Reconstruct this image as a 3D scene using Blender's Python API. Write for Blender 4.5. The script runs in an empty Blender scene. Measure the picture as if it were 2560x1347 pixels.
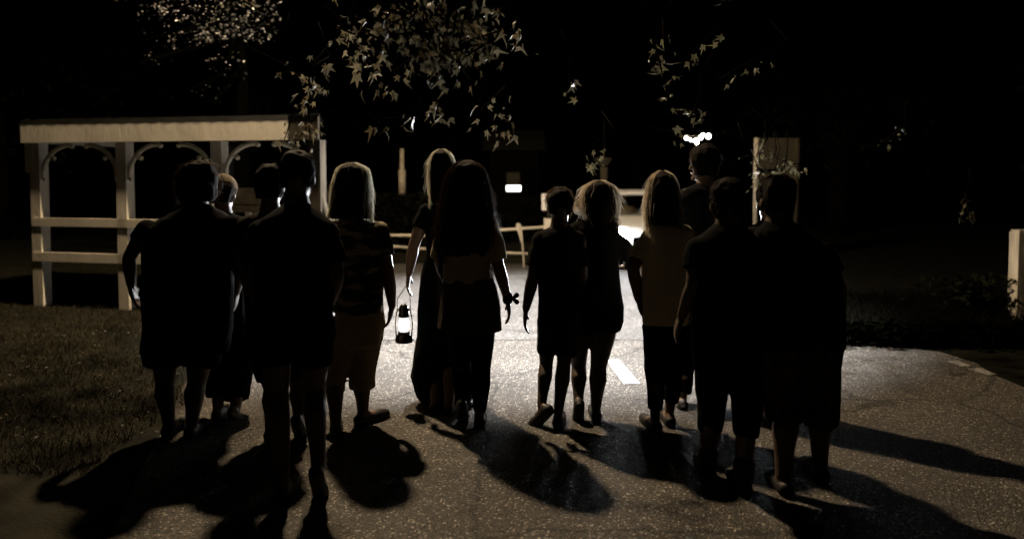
import bpy, math, random
import numpy as np
from mathutils import Vector, Matrix, noise
random.seed(7); rng = np.random.default_rng(7)
R = math.radians
sc = bpy.context.scene
COL = sc.collection

# ------------------------------------------------------------------ camera geometry
CY = 540.0
F, PITCH, CAMH = 1991.0, math.atan((CY-440)/1991.0), 1.6
CP, SP = math.cos(PITCH), math.sin(PITCH)
def ray(px, py):
    xs, ys = (px-1280)/F, -(py-CY)/F
    return Vector((xs, CP+ys*SP, -SP+ys*CP))
def G(px, py, z=0.0):
    d = ray(px, py); t = (z-CAMH)/d.z
    return Vector((d.x*t, d.y*t, z))
def P(px, py, Y):
    d = ray(px, py); t = Y/d.y
    return Vector((d.x*t, Y, CAMH+d.z*t))
cam = bpy.data.cameras.new('camera'); cam.lens = 36*F/2560; cam.sensor_width = 36
cam.shift_y = -(673.5-CY)/2560; cam.clip_end = 500; cam.clip_start = 0.05
co = bpy.data.objects.new('camera', cam); COL.objects.link(co)
co.location = (0, 0, CAMH); co.rotation_euler = (R(90)-PITCH, 0, 0)
cam.dof.use_dof = True; cam.dof.focus_distance = 5.0; cam.dof.aperture_fstop = 1.1; cam.dof.aperture_blades = 7
sc.camera = co

# ------------------------------------------------------------------ materials
def mat(name, col, rough=0.8, spec=0.3, metal=0.0, var=0.25, scale=12.0, bump=0.0, bscale=60.0,
        emit=None, estr=0.0, trans=0.0, stretch=None, detail=4):
    m = bpy.data.materials.new(name); m.use_nodes = True
    nt = m.node_tree; N = nt.nodes; L = nt.links
    b = N['Principled BSDF']; out = N['Material Output']
    b.inputs['Roughness'].default_value = rough; b.inputs['Metallic'].default_value = metal
    b.inputs['Specular IOR Level'].default_value = spec
    tc = N.new('ShaderNodeTexCoord'); src = tc.outputs['Object']
    if stretch:
        mp = N.new('ShaderNodeMapping'); mp.inputs['Scale'].default_value = stretch
        L.new(src, mp.inputs['Vector']); src = mp.outputs['Vector']
    nz = N.new('ShaderNodeTexNoise'); nz.inputs['Scale'].default_value = scale; nz.inputs['Detail'].default_value = detail
    L.new(src, nz.inputs['Vector'])
    cr = N.new('ShaderNodeValToRGB')
    cr.color_ramp.elements[0].position = .3; cr.color_ramp.elements[1].position = .72
    cr.color_ramp.elements[0].color = tuple(c*(1-var) for c in col)+(1,)
    cr.color_ramp.elements[1].color = tuple(min(1, c*(1+var)) for c in col)+(1,)
    L.new(nz.outputs['Fac'], cr.inputs['Fac']); L.new(cr.outputs['Color'], b.inputs['Base Color'])
    if bump:
        n2 = N.new('ShaderNodeTexNoise'); n2.inputs['Scale'].default_value = bscale; n2.inputs['Detail'].default_value = 3
        L.new(src, n2.inputs['Vector'])
        bp = N.new('ShaderNodeBump'); bp.inputs['Strength'].default_value = bump; bp.inputs['Distance'].default_value = .01
        L.new(n2.outputs['Fac'], bp.inputs['Height']); L.new(bp.outputs['Normal'], b.inputs['Normal'])
    if emit:
        b.inputs['Emission Color'].default_value = emit+(1,); b.inputs['Emission Strength'].default_value = estr
    if trans:
        t = N.new('ShaderNodeBsdfTranslucent'); L.new(cr.outputs['Color'], t.inputs['Color'])
        mx = N.new('ShaderNodeMixShader'); mx.inputs['Fac'].default_value = trans
        L.new(b.outputs['BSDF'], mx.inputs[1]); L.new(t.outputs['BSDF'], mx.inputs[2]); L.new(mx.outputs[0], out.inputs['Surface'])
    return m

def asphalt(name, c, stone, bump, gscale, streak=False):
    m = bpy.data.materials.new(name); m.use_nodes = True
    nt = m.node_tree; N = nt.nodes; L = nt.links; b = N['Principled BSDF']
    tc = N.new('ShaderNodeTexCoord')
    vo = N.new('ShaderNodeTexVoronoi'); vo.inputs['Scale'].default_value = gscale; vo.inputs['Randomness'].default_value = 1
    L.new(tc.outputs['Object'], vo.inputs['Vector'])
    n1 = N.new('ShaderNodeTexNoise'); n1.inputs['Scale'].default_value = 1.4; n1.inputs['Detail'].default_value = 6
    if streak:
        mp = N.new('ShaderNodeMapping'); mp.inputs['Scale'].default_value = (.35, 2.4, 1)
        L.new(tc.outputs['Object'], mp.inputs['Vector']); L.new(mp.outputs['Vector'], n1.inputs['Vector'])
    else:
        L.new(tc.outputs['Object'], n1.inputs['Vector'])
    # aggregate: a few pale stones among dark binder
    sep = N.new('ShaderNodeSeparateColor'); L.new(vo.outputs['Color'], sep.inputs['Color'])
    cr = N.new('ShaderNodeValToRGB'); e = cr.color_ramp.elements
    e[0].position = .0; e[0].color = tuple(x*.55 for x in c)+(1,)
    e[1].position = 1; e[1].color = tuple(stone)+(1,)
    k = e.new(.72); k.color = tuple(x*1.15 for x in c)+(1,)
    k = e.new(.93); k.color = tuple(x*2.0 for x in c)+(1,)
    L.new(sep.outputs['Red'], cr.inputs['Fac'])
    cr2 = N.new('ShaderNodeValToRGB'); cr2.color_ramp.elements[0].position = .28; cr2.color_ramp.elements[1].position = .75
    cr2.color_ramp.elements[0].color = (.62, .6, .57, 1); cr2.color_ramp.elements[1].color = (1.15, 1.12, 1.08, 1)
    L.new(n1.outputs['Fac'], cr2.inputs['Fac'])
    mul = N.new('ShaderNodeMixRGB'); mul.blend_type = 'MULTIPLY'; mul.inputs['Fac'].default_value = 1
    L.new(cr.outputs['Color'], mul.inputs['Color1']); L.new(cr2.outputs['Color'], mul.inputs['Color2'])
    n3 = N.new('ShaderNodeTexNoise'); n3.inputs['Scale'].default_value = 3; n3.inputs['Detail'].default_value = 5; L.new(tc.outputs['Object'], n3.inputs['Vector'])
    mv = N.new('ShaderNodeMixRGB'); mv.inputs['Fac'].default_value = .22; L.new(tc.outputs['Object'], mv.inputs['Color1']); L.new(n3.outputs['Color'], mv.inputs['Color2'])
    v2 = N.new('ShaderNodeTexVoronoi'); v2.feature = 'DISTANCE_TO_EDGE'; v2.inputs['Scale'].default_value = .62; L.new(mv.outputs['Color'], v2.inputs['Vector'])
    c3 = N.new('ShaderNodeValToRGB'); c3.color_ramp.elements[0].position = .003; c3.color_ramp.elements[0].color = (.45, .45, .45, 1); c3.color_ramp.elements[1].position = .011; c3.color_ramp.elements[1].color = (1, 1, 1, 1)
    L.new(v2.outputs['Distance'], c3.inputs['Fac'])
    m3 = N.new('ShaderNodeMixRGB'); m3.blend_type = 'MULTIPLY'; m3.inputs['Fac'].default_value = 1; L.new(mul.outputs['Color'], m3.inputs['Color1']); L.new(c3.outputs['Color'], m3.inputs['Color2'])
    L.new(m3.outputs['Color'], b.inputs['Base Color'])
    rr = N.new('ShaderNodeMapRange'); rr.inputs['To Min'].default_value = .5; rr.inputs['To Max'].default_value = .9
    L.new(sep.outputs['Green'], rr.inputs['Value']); L.new(rr.outputs['Result'], b.inputs['Roughness'])
    b.inputs['Specular IOR Level'].default_value = .28
    n2 = N.new('ShaderNodeTexNoise'); n2.inputs['Scale'].default_value = gscale*.55; n2.inputs['Detail'].default_value = 4
    L.new(tc.outputs['Object'], n2.inputs['Vector'])
    ad = N.new('ShaderNodeMath'); ad.operation = 'SUBTRACT'
    L.new(n2.outputs['Fac'], ad.inputs[0]); L.new(vo.outputs['Distance'], ad.inputs[1])
    bp = N.new('ShaderNodeBump'); bp.inputs['Strength'].default_value = bump; bp.inputs['Distance'].default_value = .012
    L.new(ad.outputs[0], bp.inputs['Height']); L.new(bp.outputs['Normal'], b.inputs['Normal'])
    return m

M = {}
M['asphalt'] = asphalt('asphalt', (.068, .063, .056), (.52, .49, .44), .8, 115)
M['asphalt2'] = asphalt('worn_asphalt', (.064, .062, .059), (.22, .21, .20), .55, 70, True)
M['soil'] = mat('soil_grass', (.013, .012, .006), .9, .15, var=.7, scale=3.2, bump=1, bscale=45)
M['verge'] = mat('verge', (.045, .043, .020), .9, .2, var=.75, scale=5, bump=1.0, bscale=38)
M['grass'] = mat('grass_blade', (.022, .019, .009), .6, .2, var=.4, scale=2, trans=.3)
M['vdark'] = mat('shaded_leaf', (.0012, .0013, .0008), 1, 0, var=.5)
M['weed'] = mat('weed_blade', (.0035, .0032, .002), .9, .03, var=.5, scale=2, trans=.2)
M['litter'] = mat('leaf_litter', (.06, .046, .027), .5, .4, var=.8, scale=30)
M['paint'] = mat('road_paint', (.30, .30, .295), .7, .3, var=.35, scale=25, bump=.3, bscale=120)
M['white'] = mat('white_paint', (.62, .58, .49), .55, .35, var=.14, scale=4, bump=.25, bscale=26, stretch=(1, 1, .3))
M['white2'] = mat('weathered_white', (.52, .48, .40), .7, .3, var=.35, scale=9, bump=.4, bscale=40, stretch=(1, 1, .2))
M['dimwood'] = mat('dimmed_wood', (.012, .010, .007), .85, .2, var=.4, stretch=(1, 1, .2))  # rear posts darkened in colour to stand in for shade
M['dimpost'] = mat('dimmed_post', (.05, .042, .03), .9, .05, var=.4, stretch=(1, 1, .2))  # dim tone standing in for shade at the pavilion's right end
M['paint_worn'] = mat('worn_paint', (.20, .195, .18), .8, .2, var=.6, scale=30)
M['roof'] = mat('roof_metal', (.012, .011, .009), .7, .2, var=.3)
M['panel'] = mat('panel_wood', (.26, .20, .12), .7, .3, var=.3, stretch=(1, 1, 8))
M['bark'] = mat('bark', (.005, .0043, .0035), 1, 0, var=.5, scale=9, bump=1, bscale=24, stretch=(1, 1, .25))
M['pole'] = mat('dark_pole', (.003, .003, .0025), .95, .05, var=.4)
M['lit_top'] = mat('lit_tone', (.42, .37, .29), .6, .3, var=.35, scale=14)  # pale colour stands in for light on the upper part of the post
M['leaf'] = mat('maple_leaf', (.095, .079, .046), .6, .15, var=.6, scale=5, trans=.35)
M['leaf2'] = mat('small_leaf', (.065, .056, .028), .35, .5, var=.5, scale=5, trans=.3)
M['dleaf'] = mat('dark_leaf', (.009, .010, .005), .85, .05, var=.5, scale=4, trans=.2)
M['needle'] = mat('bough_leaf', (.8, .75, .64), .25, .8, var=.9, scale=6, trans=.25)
M['skin'] = mat('skin', (.13, .083, .057), .5, .4, var=.1, scale=20)
M['skin2'] = mat('skin_dimmed', (.06, .039, .026), .5, .4, var=.1, scale=20)  # darker copy of skin for limbs that should stay unlit
def cloth(name, col, var=.2, scale=10, bump=.5): return mat(name, col, .95, .03, var=var, scale=scale, bump=bump, bscale=220)
M['black'] = cloth('black_cloth', (.005, .005, .005))
M['navy'] = cloth('navy_cloth', (.006, .006, .007))
M['char'] = cloth('charcoal_cloth', (.008, .0075, .0065))
M['brown'] = cloth('brown_cloth', (.055, .046, .032), .4)
M['shirtw'] = cloth('pale_shirt', (.62, .58, .45), .08)
M['tan'] = cloth('tan_cloth', (.34, .27, .185), .15)
M['band'] = cloth('cream_top', (.38, .32, .23), .12)
M['greys'] = cloth('grey_cloth', (.016, .0145, .012))
M['floral'] = cloth('floral_cloth', (.05, .043, .032), .95, 26)
M['shoe'] = mat('dark_shoe', (.012, .011, .010), .6, .3)
M['sole'] = mat('pale_shoe', (.10, .09, .075), .6, .3)
def stripe_cloth():
    m = cloth('striped_cloth', (.03, .027, .022)); N = m.node_tree.nodes; L = m.node_tree.links
    b = N['Principled BSDF']; tc = N.new('ShaderNodeTexCoord'); w = N.new('ShaderNodeTexNoise'); mp = N.new('ShaderNodeMapping')
    mp.inputs['Scale'].default_value = (1, 1, 2.6); w.inputs['Scale'].default_value = 7; w.inputs['Detail'].default_value = 3
    L.new(tc.outputs['Object'], mp.inputs['Vector']); L.new(mp.outputs['Vector'], w.inputs['Vector'])
    cr = N.new('ShaderNodeValToRGB'); e = cr.color_ramp.elements
    e[0].position = .52; e[0].color = (.03, .027, .022, 1); e[1].position = .62; e[1].color = (.30, .255, .18, 1)
    L.new(w.outputs['Fac'], cr.inputs['Fac']); L.new(cr.outputs['Color'], b.inputs['Base Color'])
    return m
M['stripe'] = stripe_cloth()
def hairmat(name, col, tr=.45):
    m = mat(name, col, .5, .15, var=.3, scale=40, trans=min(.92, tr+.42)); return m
M['haircore'] = mat('hair_shade_core', (.008, .006, .004), .85, .08, var=.3, scale=40)  # near-black under every hair colour: shade of the unlit back put into colour
M['blond'] = hairmat('blond_hair', (.82, .78, .70), .5)
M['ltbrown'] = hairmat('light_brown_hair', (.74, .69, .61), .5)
M['dkbrown'] = hairmat('dark_brown_hair', (.10, .075, .055), .3)
M['brownh'] = hairmat('brown_hair', (.22, .17, .12), .4)
M['blackh'] = hairmat('black_hair', (.012, .010, .008), .2)
M['cap'] = cloth('cap_cloth', (.16, .13, .09))
M['carpaint'] = mat('silver_paint', (.80, .81, .82), .35, .5, metal=.0, var=.04)
M['carblack'] = mat('black_trim', (.0015, .0015, .0015), 1, 0)
M['chrome'] = mat('chrome', (.6, .6, .6), .15, .5, metal=1, var=.05)
M['tyre'] = mat('tyre', (.012, .012, .012), .85, .2)
M['lens'] = mat('headlight_lens', (.9, .9, .9), .2, .5, emit=(.92, .96, 1.0), estr=90)
M['bulb'] = mat('bulb_glow', (.9, .9, .9), .3, .4, emit=(1, .97, .9), estr=14)
M['tube'] = mat('tube_glow', (.9, .9, .9), .3, .4, emit=(1, .98, .93), estr=6)
M['lampglow'] = mat('lamp_glow', (.9, .9, .9), .3, .4, emit=(1, .86, .62), estr=30)
M['flame'] = mat('lantern_glow', (.9, .9, .9), .3, .4, emit=(1, .97, .9), estr=1.2)
M['metal'] = mat('dark_metal', (.03, .03, .03), .35, .6, metal=.8, var=.2)
M['board'] = mat('board_face', (.045, .038, .024), .75, .25, var=.25, scale=6)
M['shedwall'] = mat('shed_wall', (.0025, .0025, .002), .95, .03, var=.3, stretch=(6, 1, 1))
M['signw'] = mat('sign_face', (.72, .72, .72), .5, .4, var=.05)
def glassmat():
    m = bpy.data.materials.new('car_glass'); m.use_nodes = True; N = m.node_tree.nodes; L = m.node_tree.links
    N.remove(N['Principled BSDF']); t = N.new('ShaderNodeBsdfTransparent'); t.inputs['Color'].default_value = (.55, .57, .56, 1)
    g = N.new('ShaderNodeBsdfGlossy'); g.inputs['Roughness'].default_value = .05; x = N.new('ShaderNodeMixShader')
    fr = N.new('ShaderNodeFresnel'); fr.inputs['IOR'].default_value = 1.45
    L.new(fr.outputs[0], x.inputs['Fac']); L.new(t.outputs[0], x.inputs[1]); L.new(g.outputs[0], x.inputs[2]); L.new(x.outputs[0], N['Material Output'].inputs['Surface'])
    return m
M['glass'] = glassmat()

# ------------------------------------------------------------------ mesh builder
PENDING = []
class MB:
    def __init__(s): s.v = []; s.f = []
    def add(s, vs, fs):
        o = len(s.v); s.v += [tuple(p) for p in vs]; s.f += [tuple(i+o for i in q) for q in fs]
    def box(s, c, size, rz=0, M3=None):
        h = [x/2 for x in size]; rot = M3 or Matrix.Rotation(rz, 3, 'Z'); c = Vector(c)
        vs = [c+rot@Vector((a*h[0], b*h[1], d*h[2])) for a in (-1, 1) for b in (-1, 1) for d in (-1, 1)]
        s.add(vs, [(0, 1, 3, 2), (4, 6, 7, 5), (0, 4, 5, 1), (2, 3, 7, 6), (0, 2, 6, 4), (1, 5, 7, 3)])
    def rings(s, rs, cap=True):
        n = len(rs[0]); vs = [p for r in rs for p in r]; fs = []
        for i in range(len(rs)-1):
            for j in range(n):
                k = (j+1) % n; fs.append((i*n+j, i*n+k, (i+1)*n+k, (i+1)*n+j))
        if cap: fs.append(tuple(range(n-1, -1, -1))); fs.append(tuple((len(rs)-1)*n+j for j in range(n)))
        s.add(vs, fs)
    def tube(s, pts, rad, seg=10, rnd=True, flat=1.0):
        pts = [Vector(p) for p in pts]; rad = list(rad) if hasattr(rad, '__len__') else [rad]*len(pts)
        if rnd:
            a = (pts[0]-pts[1]).normalized(); b = (pts[-1]-pts[-2]).normalized(); r0, r1 = rad[0], rad[-1]
            pts = [pts[0]+a*r0*.95, pts[0]+a*r0*.6]+pts+[pts[-1]+b*r1*.6, pts[-1]+b*r1*.95]
            rad = [r0*.3, r0*.8]+rad+[r1*.8, r1*.3]
        rs = []; u = None
        for i, p in enumerate(pts):
            t = (pts[min(i+1, len(pts)-1)]-pts[max(i-1, 0)]).normalized()
            if u is None:
                u = t.cross(Vector((0, 0, 1)));  u = u if u.length > .1 else t.cross(Vector((0, 1, 0)))
            u = (u-t*u.dot(t)).normalized(); w = t.cross(u)
            rs.append([p+(u*math.cos(q)+w*math.sin(q)*flat)*rad[i] for q in (2*math.pi*j/seg for j in range(seg))])
        s.rings(rs)
    def ell(s, c, r, seg=16, rn=10, M3=None):
        c = Vector(c); rs = []; rot = M3 or Matrix.Identity(3)
        for i in range(rn+1):
            th = math.pi*(.02+.96*i/rn)
            rs.append([c+rot@Vector((r[0]*math.sin(th)*math.cos(q), r[1]*math.sin(th)*math.sin(q), r[2]*math.cos(th))) for q in (2*math.pi*j/seg for j in range(seg))])
        s.rings(rs)
    def loft(s, secs, seg=24, ex=2.15):      # secs: (x, y, z, rx, ry) from top to bottom
        rs = []
        for (x, y, z, rx, ry) in secs:
            r = []
            for j in range(seg):
                q = 2*math.pi*j/seg; c, d = math.cos(q), math.sin(q)
                r.append((x+rx*math.copysign(abs(c)**(2/ex), c), y+ry*math.copysign(abs(d)**(2/ex), d), z))
            rs.append(r)
        s.rings(rs)
    def build(s, name, m, parent=None, remesh=0, smooth=0, wrinkle=None, shade=True):
        me = bpy.data.meshes.new(name); me.from_pydata(s.v, [], s.f); me.update()
        if remesh:
            t = bpy.data.objects.new('t', me); COL.objects.link(t)
            md = t.modifiers.new('r', 'REMESH'); md.mode = 'VOXEL'; md.voxel_size = remesh
            if smooth:
                m2 = t.modifiers.new('s', 'SMOOTH'); m2.factor = .5; m2.iterations = smooth
            dg = bpy.context.evaluated_depsgraph_get()
            me2 = bpy.data.meshes.new_from_object(t.evaluated_get(dg)); bpy.data.objects.remove(t); bpy.data.meshes.remove(me)
            me = me2; me.name = name
        if wrinkle:
            amp, sx, sz, off = wrinkle
            for v in me.vertices:
                p = v.co; q = Vector((p.x*sx+off, p.y*sx, p.z*sz))
                v.co = p+v.normal*amp*(noise.noise(q)+.5*noise.noise(q*2.3))
        me.update()
        if shade: me.polygons.foreach_set('use_smooth', [True]*len(me.polygons))
        me.materials.clear(); me.materials.append(m)
        o = bpy.data.objects.new(name, me); PENDING.append(o)
        if parent: o.parent = parent; o.matrix_parent_inverse = Matrix.Translation(-Vector(parent.location))
        return o
def tag(o, label=None, cat=None, group=None, kind=None):
    if label: o['label'] = label
    if cat: o['category'] = cat
    if group: o['group'] = group
    if kind: o['kind'] = kind
    return o
def thing(name, label, cat, loc, group=None):
    o = bpy.data.objects.new(name, None); PENDING.append(o); o.location = loc; o.empty_display_size = .1
    return tag(o, label, cat, group)
def sheet(name, pts, z, m, kind='structure'):
    b = MB(); b.add([(p[0], p[1], z) for p in pts], [tuple(range(len(pts)))])
    return tag(b.build(name, m, shade=False), kind=kind)

# ------------------------------------------------------------------ setting
M['shaded_earth'] = mat('earth_in_shade', (.006, .006, .004), .95, .05, var=.6, scale=3, bump=.8, bscale=40)  # base ground darkened in colour in place of crown shade
sheet('ground', [(-150, -40), (150, -40), (150, 260), (-150, 260)], 0, M['shaded_earth'])
sheet('grass_verge', [(-14, -3), (-1.4, -3), (-1.4, 5), (-2.2, 8), (-2.0, 13.6), (5, 13.9), (5, 20), (-14, 20)], .002, M['soil'])
road = [(-1.55, -4), tuple(G(270, 1347)[:2]), tuple(G(330, 1220)[:2]), tuple(G(400, 1090)[:2]), tuple(G(450, 985)[:2]), tuple(G(500, 880)[:2]),
        (-2.6, G(500, 852).y)]
yj = G(1280, 851).y
road += [(G(2105, 851).x, yj), tuple(G(2110, 864)[:2]), tuple(G(2230, 868)[:2]), tuple(G(2350, 880)[:2]), tuple(G(2440, 908)[:2]), tuple(G(2490, 940)[:2]), tuple(G(2600, 985)[:2]), (7, 4.6), (9, 3.5), (9, -4)]
sheet('road', road, .004, M['asphalt'])
yf = G(1280, 661).y
sheet('forecourt', [(-2.6, yj+.002), (3.1, yj+.002), (3.3, 8.4), (3.4, 10.2), (3.6, yf-1), (3.9, yf+.1), (1.2, yf), (-4, yf+.1), (-3.2, 11)], .006, M['asphalt2'])
# dashed centre line and the edge marks
def mark(pts, m='paint'): sheet('road_marking', [G(*p)[:2] for p in pts], .0095, M[m])
mark([(1515, 902), (1547, 900), (1601, 961), (1559, 962)])
mark([(1697, 1128), (1717, 1136), (1838, 1236), (1788, 1238)])
mark([(2365, 905), (2395, 903), (2428, 917), (2405, 918)], 'paint_worn')
mark([(2420, 924), (2450, 922), (2492, 938), (2468, 940)], 'paint_worn')

# grass on the left verge (too many blades to count) and the fallen leaves on it
def blades(name, n, area, h, wd, m):
    b = MB(); k = 0
    while k < n:
        x, y = area(); k += 1
        a = random.random()*6.28; hh = h*random.uniform(.5, 1.3); dx, dy = math.cos(a)*wd, math.sin(a)*wd
        lx, ly = random.gauss(0, .35)*hh, random.gauss(0, .35)*hh
        b.add([(x-dx, y-dy, 0), (x+dx, y+dy, 0), (x+lx+dx*.4, y+ly+dy*.4, hh*.6), (x+lx*1.7, y+ly*1.7, hh)], [(0, 1, 2), (0, 2, 3)])
    return tag(b.build(name, m, shade=False), kind='stuff')
def left_area():
    while True:
        y = 4.2+10.5*random.random()**1.3; x = random.uniform(-8.5, -2.3)
        if abs(x) < y*.66: return x, y
blades('grass', 30000, left_area, .055, .004, M['grass'])
def right_area():
    while True:
        y = random.uniform(7.0, 10.5); x = random.uniform(3.4, 7.2)
        if (x-3.9)*.55+7.55 < y: return x, y
blades('weeds', 7000, right_area, .16, .006, M['weed'])
b = MB()
for i in range(1500):
    y = random.uniform(4.6, 8.2); x = random.uniform(-5.2, -1.9)
    s = random.uniform(.006, .018); rot = Matrix.Rotation(random.random()*6.28, 3, 'Z') @ Matrix.Rotation(random.gauss(0, .5), 3, 'X')
    b.add([Vector((x, y, .03)) + rot @ Vector(q) for q in ((-s, 0, 0), (0, -s*.6, s*.25), (s, 0, 0), (0, s*.6, s*.25))], [(0, 1, 2), (0, 2, 3)])
tag(b.build('leaf_litter', M['litter'], shade=False), kind='stuff')

# ------------------------------------------------------------------ pavilion
A = Vector((P(98, 765, 9.8).x, 9.8, 0)); u = Vector((1, -.235, 0)).normalized(); n = Vector((u.y, -u.x, 0))  # n faces the camera
rzp = math.atan2(u.y, u.x)
pav = thing('pavilion', 'white wooden pavilion with scrolled brackets and side rails on the grass', 'pavilion', A)
posts_t = [0.06, 1.28, 2.55, 3.78]
def pb(bm, t, z0, z1, wd, dp, off=0): bm.box(A+u*t-n*(-off)+Vector((0, 0, (z0+z1)/2)), (wd, dp, z1-z0), rzp)
for k, t in enumerate(posts_t):
    b = MB(); pb(b, t, 0, 2.0, .14, .14); 
    if k == 0: pb(b, t-.075, 1.64, 1.995, .115, .115, .015)
    if k == 3:
        for sgn in (-1, 1): b.tube([A+u*(t+sgn*.02)+Vector((0, 0, 1.5)), A+u*(t+sgn*.06)+Vector((0, 0, 1.3)), A+u*(t+sgn*.13)+Vector((0, 0, 1.1))], [.03, .04, .03], 8)
    b.build('post', M['white' if k < 3 else 'dimpost'], pav, shade=False)  # last post takes a dim colour in place of shade
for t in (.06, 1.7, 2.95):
    b = MB(); pb(b, t, 0, 2.0, .10, .10, -1.5); b.build('post', M['dimwood'], pav, shade=False)
for (z0, z1) in ((.99, 1.09), (.56, .67)):
    for k in range(2):
        b = MB(); pb(b, (posts_t[k]+posts_t[k+1])/2, z0, z1, posts_t[k+1]-posts_t[k]+.12, .10, .03); b.build('rail', M['white'], pav, shade=False)
b = MB(); pb(b, 1.72, 2.0, 2.275, 3.56, .045, .12); b.build('fascia', M['white'], pav, shade=False)
b = MB(); pb(b, 3.68, 2.0, 2.27, .36, .04, .12); b.build('fascia', M['dimpost'], pav, shade=False)  # right end of the fascia coloured dim, as if unlit
b = MB()
b.box(A-u*.03-n*.72+Vector((0, 0, 2.127)), (.045, 1.6, .25), rzp)
b.build('side_fascia', M['white'], pav, shade=False)
NX = 82; b = MB()
top = []; 
for i in range(NX+1):
    t = -.07+3.96*i/NX; zz = 2.283+.007*math.sin(i*math.pi/2)
    for (o, dz) in ((.152, 0), (-.8, -.02), (-1.6, -.04)): top.append(A+u*(t if o > 0 else min(t, 3.9+o*.55))+n*o+Vector((0, 0, zz+dz)))
fs = []
for i in range(NX):
    for j in range(2): fs.append((i*3+j, i*3+j+1, i*3+j+4, i*3+j+3))
b.add(top, fs); b.build('roof', M['roof'], pav, shade=False)
def bracket(t, sg):
    b = MB(); c = A+u*(t+sg*.07)+n*.03; pts = []; 
    for i in range(9):
        q = i/8*math.pi/2   # quarter arc bulging to the corner: from post (low) up to the beam
        pts.append(c+u*sg*(.40*(1-math.cos(q))+.01)+Vector((0, 0, 1.58+.39*math.sin(q))))
    b.tube(pts, [.028]*9, 8)
    mid = pts[4]; b.ell(mid+u*sg*.05+Vector((0, 0, -.045)), (.03, .02, .03), 10, 6); b.ell(mid+u*sg*.005+Vector((0, 0, -.03)), (.022, .02, .022), 10, 6)
    b.ell(pts[-1]+u*sg*.03+Vector((0, 0, -.015)), (.035, .022, .028), 10, 6); b.ell(pts[0]+u*sg*.02+Vector((0, 0, -.02)), (.022, .02, .03), 10, 6)
    b.build('bracket', M['white'], pav)
for k, t in enumerate(posts_t):
    if k > 0: bracket(t, -1)
    if k < 3: bracket(t, 1)
b = MB(); c = P(617, 500, 9.75); b.box(c, (.42, .05, .30), rzp); c2 = P(617, 518, 9.72); b.box(c2, (.46, .04, .03), rzp)
pn = b.build('information_panel', M['panel'], pav, shade=False)
b = MB(); b.box((c.x, c.y+.06, c.z/2), (.07, .05, c.z+.2), rzp); b.build('panel_stake', M['white2'], pav, shade=False)

# ------------------------------------------------------------------ overhead lamps above the frame, and a slim post behind the crowd
LAMP = Vector((-2.0, 8.3, 6.0))
pc = P(1005, 430, 17.3); pc.z = 0
sl = thing('post_lit_top', 'slim dark post with its upper part coloured pale as if lit between the blonde woman and the lantern holder', 'post', pc)
b = MB(); z0 = P(1005, 490, 17.3).z; z1 = P(1005, 372, 17.3).z
b.tube([pc, pc+Vector((0, 0, z0-.01))], [.06, .06], 12, False); b.build('shaft', M['pole'], sl)
b = MB(); b.tube([pc+Vector((0, 0, z0)), pc+Vector((0, 0, z0+(z1-z0)*.55)), pc+Vector((0, 0, z0+(z1-z0)*.56)), pc+Vector((0, 0, z1))], [.075, .075, .045, .04], 12, False); b.build('lit_top', M['lit_top'], sl)
ADDED_LAMP = Vector((.25, 8.4, 6.5))  # added lamp, out of view, brightens the ground beyond the crowd
def hung_lamp(label, L_, r, hood):
    o = thing('street_lamp', label, 'street lamp', L_, 'street lamps hung over the road')
    b = MB(); b.rings([[L_+Vector((q_*math.cos(q), q_*math.sin(q), z)) for q in (2*math.pi*j/20 for j in range(20))] for (q_, z) in ((.05, .3), (.09, .22), (r, .08), (r*1.03, hood))], False); b.build('shade', M['metal'], o)
    b = MB(); b.ell(L_+Vector((0, 0, .10)), (.08, .08, .06)); b.build('bulb', M['lampglow'], o)
    b = MB(); b.tube([L_+Vector((0, 0, .3)), L_+Vector((0, 0, 1.2))], .012, 6); b.build('cord', M['pole'], o)
hung_lamp('warm hooded lamp hung over the left of the road', LAMP, .24, .05); hung_lamp('added unseen white deep-hooded lamp over the paving beyond the crowd', ADDED_LAMP, .16, -.04)
def light(name, typ, loc, energy, col, size=.1, tgt=None, ang=None, blend=.3):
    l = bpy.data.lights.new(name, typ); l.energy = energy; l.color = col; l.shadow_soft_size = size
    if typ == 'SPOT': l.spot_size = ang; l.spot_blend = blend
    o = bpy.data.objects.new(name, l); COL.objects.link(o); o.location = loc
    if tgt is not None: o.rotation_euler = (Vector(tgt)-Vector(loc)).to_track_quat('-Z', 'Y').to_euler()
    return o
light('added_lamp_beam', 'SPOT', ADDED_LAMP, 17500, (.97, .97, 1.0), .08, ADDED_LAMP-Vector((0, -.10, 1)), R(69), .62)  # light of the added lamp
light('street_lamp_light', 'SPOT', LAMP+Vector((0, 0, .0)), 2950, (1, .75, .47), .10, LAMP-Vector((0, 0, 1)), R(172), .25)

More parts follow.
